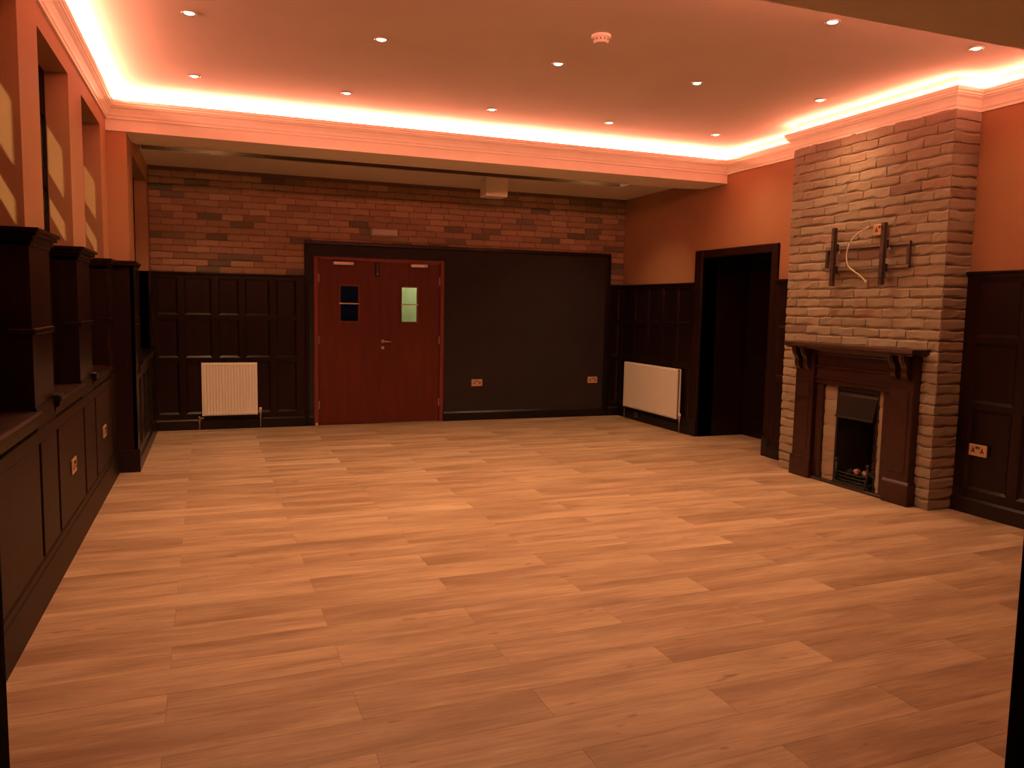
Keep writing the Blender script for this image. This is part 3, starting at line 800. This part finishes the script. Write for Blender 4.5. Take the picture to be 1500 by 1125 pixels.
# ------------------------------------------------------------------ screen bracket on the chimney
tv = empty('screen_bracket', (CX, 5.15, 1.96), -90)       # local x = 5.15 - y
tag(tv, 'empty grey metal screen wall bracket with two upright arms on the chimney bricks', 'bracket')
for (za, zb_, nm) in ((0.075, 0.105, 'upper_rail'), (-0.105, -0.075, 'lower_rail')):
    mb = MB(); mb.box(-0.455, 0.445, -0.050, -0.044, za, zb_); mb.box(-0.455, 0.445, -0.050, -0.026, zb_-0.004, zb_); mb.box(-0.455, 0.445, -0.050, -0.026, za, za+0.004)
    mb.build(nm, M['rail'], tv)
for x in (-0.455, 0.420):
    mb = MB(); mb.box(x, x+0.025, -0.048, -0.026, -0.105, 0.105); mb.build('end_plate', M['bracket'], tv)
for x in (-0.315, 0.225):
    a = MB()
    a.box(x-0.019, x+0.019, -0.104, -0.100, -0.235, 0.260); a.box(x-0.019, x-0.016, -0.104, -0.074, -0.235, 0.260); a.box(x+0.016, x+0.019, -0.104, -0.074, -0.235, 0.260)
    am = a.build('arm', M['bracket'], tv)
    MB().box(x-0.016, x+0.016, -0.076, -0.048, 0.060, 0.125).build('hook', M['black'], am); MB().box(x-0.016, x+0.016, -0.076, -0.048, -0.125, -0.065).build('hook', M['black'], am)
    for z in (-0.18, -0.09, 0.0, 0.14, 0.21): MB().box(x-0.005, x+0.005, -0.1046, -0.1035, z-0.014, z+0.014).build('slot', M['black'], am)
    MB().lathe([(0, -0.004), (0.006, -0.004), (0.006, 0.02), (0, 0.02)], (x+0.035, -0.06, 0.045), 8, 'z').build('screw', M['steel'], am)
cb = MB()
pts = []
key = [(1262, 330), (1250, 340), (1243, 352), (1240, 368), (1242, 384), (1249, 394), (1258, 400), (1266, 408)]
kl = [(0.012, 0.250, -0.032), (-0.058, 0.200, -0.075), (-0.098, 0.130, -0.115), (-0.125, 0.03, -0.125), (-0.108, -0.065, -0.12), (-0.060, -0.115, -0.10), (-0.008, -0.15, -0.085), (0.042, -0.195, -0.075)]
# smooth through the key points (Catmull-Rom)
K = [Vector((a, c, b)) for a, b, c in kl]
for i in range(len(K)-1):
    p0, p1, p2, p3 = K[max(i-1, 0)], K[i], K[i+1], K[min(i+2, len(K)-1)]
    for s in range(5):
        u = s/5; pts.append(0.5*((2*p1)+(p2-p0)*u+(2*p0-5*p1+4*p2-p3)*u*u+(3*p1-p0-3*p2+p3)*u**3))
pts.append(K[-1])
cable = empty('cable', (CX, 5.15, 1.96), -90)
tag(cable, 'loose cream cable curving down across the screen bracket', 'cable')
MB().tube([tuple(p) for p in pts], 0.0055).build('sheath', M['cable'], cable, True)
MB().lathe([(0, -0.012), (0.008, -0.012), (0.008, 0.012), (0, 0.012)], (0.047, -0.075, -0.205), 10, 'z').build('plug', M['plastic'], cable, True)

# ------------------------------------------------------------------ fire surround (local x = 5.20 - y, front toward -y)
fs = empty('fireplace', (CX, 5.20, 0), -90)
tag(fs, 'dark wooden fireplace with corbels, deep mantel shelf, brick cheeks and iron hood', 'fireplace')
wm = M['mantel']
def bx(name, a, b, y0, y1, z0, z1, par=fs, mat=wm, c=0.006): return MB().bbox(a, b, y0, y1, z0, z1, c).build(name, mat, par)
for (a, b, ia, ib) in ((-0.67, -0.42, -0.42, -0.335), (0.42, 0.67, 0.335, 0.42)):
    lg = bx('leg', a+0.01, b-0.01, -0.085, 0, 0.0, 1.17)
    bx('plinth', a-0.004, b+0.004, -0.100, 0, 0, 0.170, lg)
    MB().prism([(0, 0.17), (-0.1, 0.17), (-0.086, 0.188), (0, 0.188)], a, b, 'x').build('plinth_moulding', wm, lg)
    panel = MB(); panel.bbox(a+0.05, b-0.05, -0.091, -0.08, 0.25, 0.90, 0.004); panel.build('raised_panel', wm, lg)
    ii = bx('inner_stile', ia, ib, -0.050, 0, 0, 0.90)
    # scrolled corbels, a pair to each leg
    prof_c = [(-0.08, 1.185), (-0.172, 1.185), (-0.176, 1.160), (-0.166, 1.130), (-0.146, 1.105), (-0.132, 1.075), (-0.134, 1.040), (-0.128, 1.010), (-0.108, 0.992), (-0.092, 0.985), (-0.08, 0.985)]
    for cx in (a+0.045, b-0.095):
        cbm = MB().prism(prof_c, cx, cx+0.05, 'x').build('corbel', wm, lg)
        MB().prism([(-0.178, 1.178), (-0.183, 1.160), (-0.172, 1.128), (-0.150, 1.100), (-0.150, 1.112), (-0.160, 1.14), (-0.17, 1.178)], cx+0.015, cx+0.035, 'x').build('corbel_rib', wm, cbm)
bx('frieze', -0.42, 0.42, -0.060, 0, 0.865, 1.18)
for (z0_, z1_, d) in ((1.150, 1.185, 0.095), (1.125, 1.152, 0.080), (1.010, 1.028, 0.078), (0.905, 0.928, 0.075), (0.865, 0.885, 0.066)):
    MB().prism([(-0.05, z0_), (-d+0.012, z0_), (-d, (z0_+z1_)/2), (-d, z1_), (-0.05, z1_)], -0.425, 0.425, 'x').build('moulding', wm, fs)
sh = MB().prism([(0, 1.187), (-0.170, 1.187), (-0.186, 1.195), (-0.190, 1.206), (-0.186, 1.222), (-0.178, 1.226), (0, 1.226)], -0.715, 0.715, 'x').build('mantel_shelf', wm, fs)
MB().prism([(0, 1.176), (-0.165, 1.176), (-0.172, 1.187), (0, 1.187)], -0.70, 0.70, 'x').build('shelf_moulding', wm, sh)

fi = fs      # the masonry cheeks, lining and hood
rnd = random.Random(9)
for (a, b) in ((-0.336, -0.182), (0.272, 0.336)):
    zz = 0.06
    MB().box(a, b, -0.018, 0, 0.02, 0.87).build('cheek', M['mortar'], fi)
    k = 0
    while zz < 0.84:
        hh = 0.112*rnd.uniform(0.92, 1.08)
        o = link('brick', rnd.choice(old), fi, loc=((a+b)/2, -0.016, zz+hh/2)); o.scale = (b-a, 0.55, hh-0.008); zz += hh
L0, L1 = -0.180, 0.270
lining = MB(); lining.box(L0, L1, 0.40, 0.42, 0, 0.84); lining.box(L0-0.01, L0+0.004, -0.02, 0.40, 0, 0.84); lining.box(L1-0.004, L1+0.01, -0.02, 0.40, 0, 0.84)
lining.box(L0, L1, 0.0, 0.42, 0.83, 0.85)
lining.build('firebox_lining', M['soot'], fi)
fb = MB()
for q in range(6):
    for w_ in range(3):
        xa = L0+0.01 + w_*0.15 - (0.07 if q % 2 else 0)
        fb.bbox(max(L0+0.01, xa), min(L1-0.01, xa+0.143), 0.385, 0.402, 0.02+q*0.085, 0.098+q*0.085, 0.004)
fb.build('fireback', plain('fire_brick', (0.17, 0.07, 0.035), 0.9, bump=0.5, var=0.4), fi)
frm = MB(); frm.bbox(L0-0.012, L0+0.012, -0.03, 0.0, 0.03, 0.86); frm.bbox(L1-0.012, L1+0.012, -0.03, 0.0, 0.03, 0.86); frm.bbox(L0, L1, -0.03, 0.0, 0.83, 0.865)
frm.build('iron_frame', M['iron'], fi)
hd = MB(); hd.v = [(L0+0.01, 0.0, 0.84), (L1-0.01, 0.0, 0.84), (L1-0.01, -0.028, 0.79), (L0+0.01, -0.028, 0.79), (L1-0.02, -0.062, 0.605), (L0+0.02, -0.062, 0.605), (L0+0.02, 0.05, 0.605), (L1-0.02, 0.05, 0.605)]
hd.f = [(0, 1, 2, 3), (3, 2, 4, 5), (5, 4, 7, 6), (0, 3, 5, 6), (1, 2, 4, 7), (0, 1, 7, 6)]
hd.build('smoke_hood', M['hood'], fi)
MB().bbox(L0+0.015, L1-0.015, -0.070, -0.058, 0.598, 0.615, 0.004).build('hood_lip', M['iron'], fi)
he = MB(); he.bbox(-0.415, 0.415, -0.075, 0.39, 0.001, 0.024, 0.004)
hth = he.build('hearth_slab', M['slate'], fi)
bk = empty('fire_basket', (CX, 5.155, 0.024), -90)
tag(bk, 'black iron fire basket with fire dogs standing on the slate hearth', 'fire basket')
for s in (-1, 1):
    d = MB(); x = s*0.175
    d.tube([(x, -0.050, 0.0), (x, -0.060, 0.05), (x, -0.046, 0.10), (x, -0.046, 0.185)], 0.013)
    d.lathe([(0, 0), (0.016, 0.004), (0.020, 0.018), (0.014, 0.032), (0, 0.038)], (x, -0.046, 0.185), 12, 'z')
    d.tube([(x, -0.05, 0.03), (x-s*0.01, 0.10, 0.06), (x-s*0.01, 0.26, 0.06), (x-s*0.01, 0.26, 0.0)], 0.010)
    d.tube([(x+s*0.03, -0.062, 0.004), (x, -0.058, 0.03), (x-s*0.03, -0.062, 0.004)], 0.008)
    d.build('fire_dog', M['iron'], bk, True)
for z in (0.045, 0.075, 0.105):
    MB().tube([(-0.17, -0.045, z), (-0.10, -0.060, z), (0.10, -0.060, z), (0.17, -0.045, z)], 0.0065).build('front_bar', M['iron'], bk, True)
g = MB()
for i in range(9): g.tube([(-0.15+i*0.0375, -0.05, 0.05), (-0.15+i*0.0375, 0.25, 0.05)], 0.006, 6)
g.build('grate', M['iron'], bk)
MB().prism([(-0.055, 0.0), (-0.075, 0.0), (-0.072, 0.03), (-0.055, 0.03)], -0.18, 0.18, 'x').build('ash_front', M['iron'], bk)
# coals
rnd = random.Random(12)
def coal(x, y, z, r, mat, label, grp=None):
    mb = MB(); rr = random.Random(int(x*1000)+int(z*3000))
    n1, n2 = 6, 8
    for i in range(n1+1):
        th = math.pi*i/n1
        for j in range(n2):
            ph = 2*math.pi*j/n2; q = r*rr.uniform(0.78, 1.12)
            mb.v.append((q*math.sin(th)*math.cos(ph)*1.25, q*math.sin(th)*math.sin(ph), q*math.cos(th)*0.8))
    for i in range(n1):
        for j in range(n2): mb.f.append((i*n2+j, i*n2+(j+1) % n2, (i+1)*n2+(j+1) % n2, (i+1)*n2+j))
    o = mb.build('coal', mat); o.location = (CX+y, 5.155-x, 0.024+z); o.rotation_euler = (rr.random(), rr.random(), rr.random()*3)
    tag(o, label, 'coal', grp)
coal(0.02, -0.006, 0.125, 0.030, M['coalpink'], 'pale pinkish coal near the middle of the fire basket', 'pale coals in the basket')
coal(0.125, -0.008, 0.128, 0.032, M['coalpink'], 'pale pinkish coal at the near end of the fire basket', 'pale coals in the basket')
for i in range(8):
    coal(-0.125+0.083*(i % 4), 0.055+0.085*(i//4), 0.086+rnd.uniform(0, .012), rnd.uniform(0.027, 0.033), M['coal'], 'black coal heaped in the iron fire basket', 'black coals in the basket')

# outdoor ground below the windows
struct('ground', MB().box(-12, -0.98, -20, 14, -0.3, -0.15), M['asphalt'])
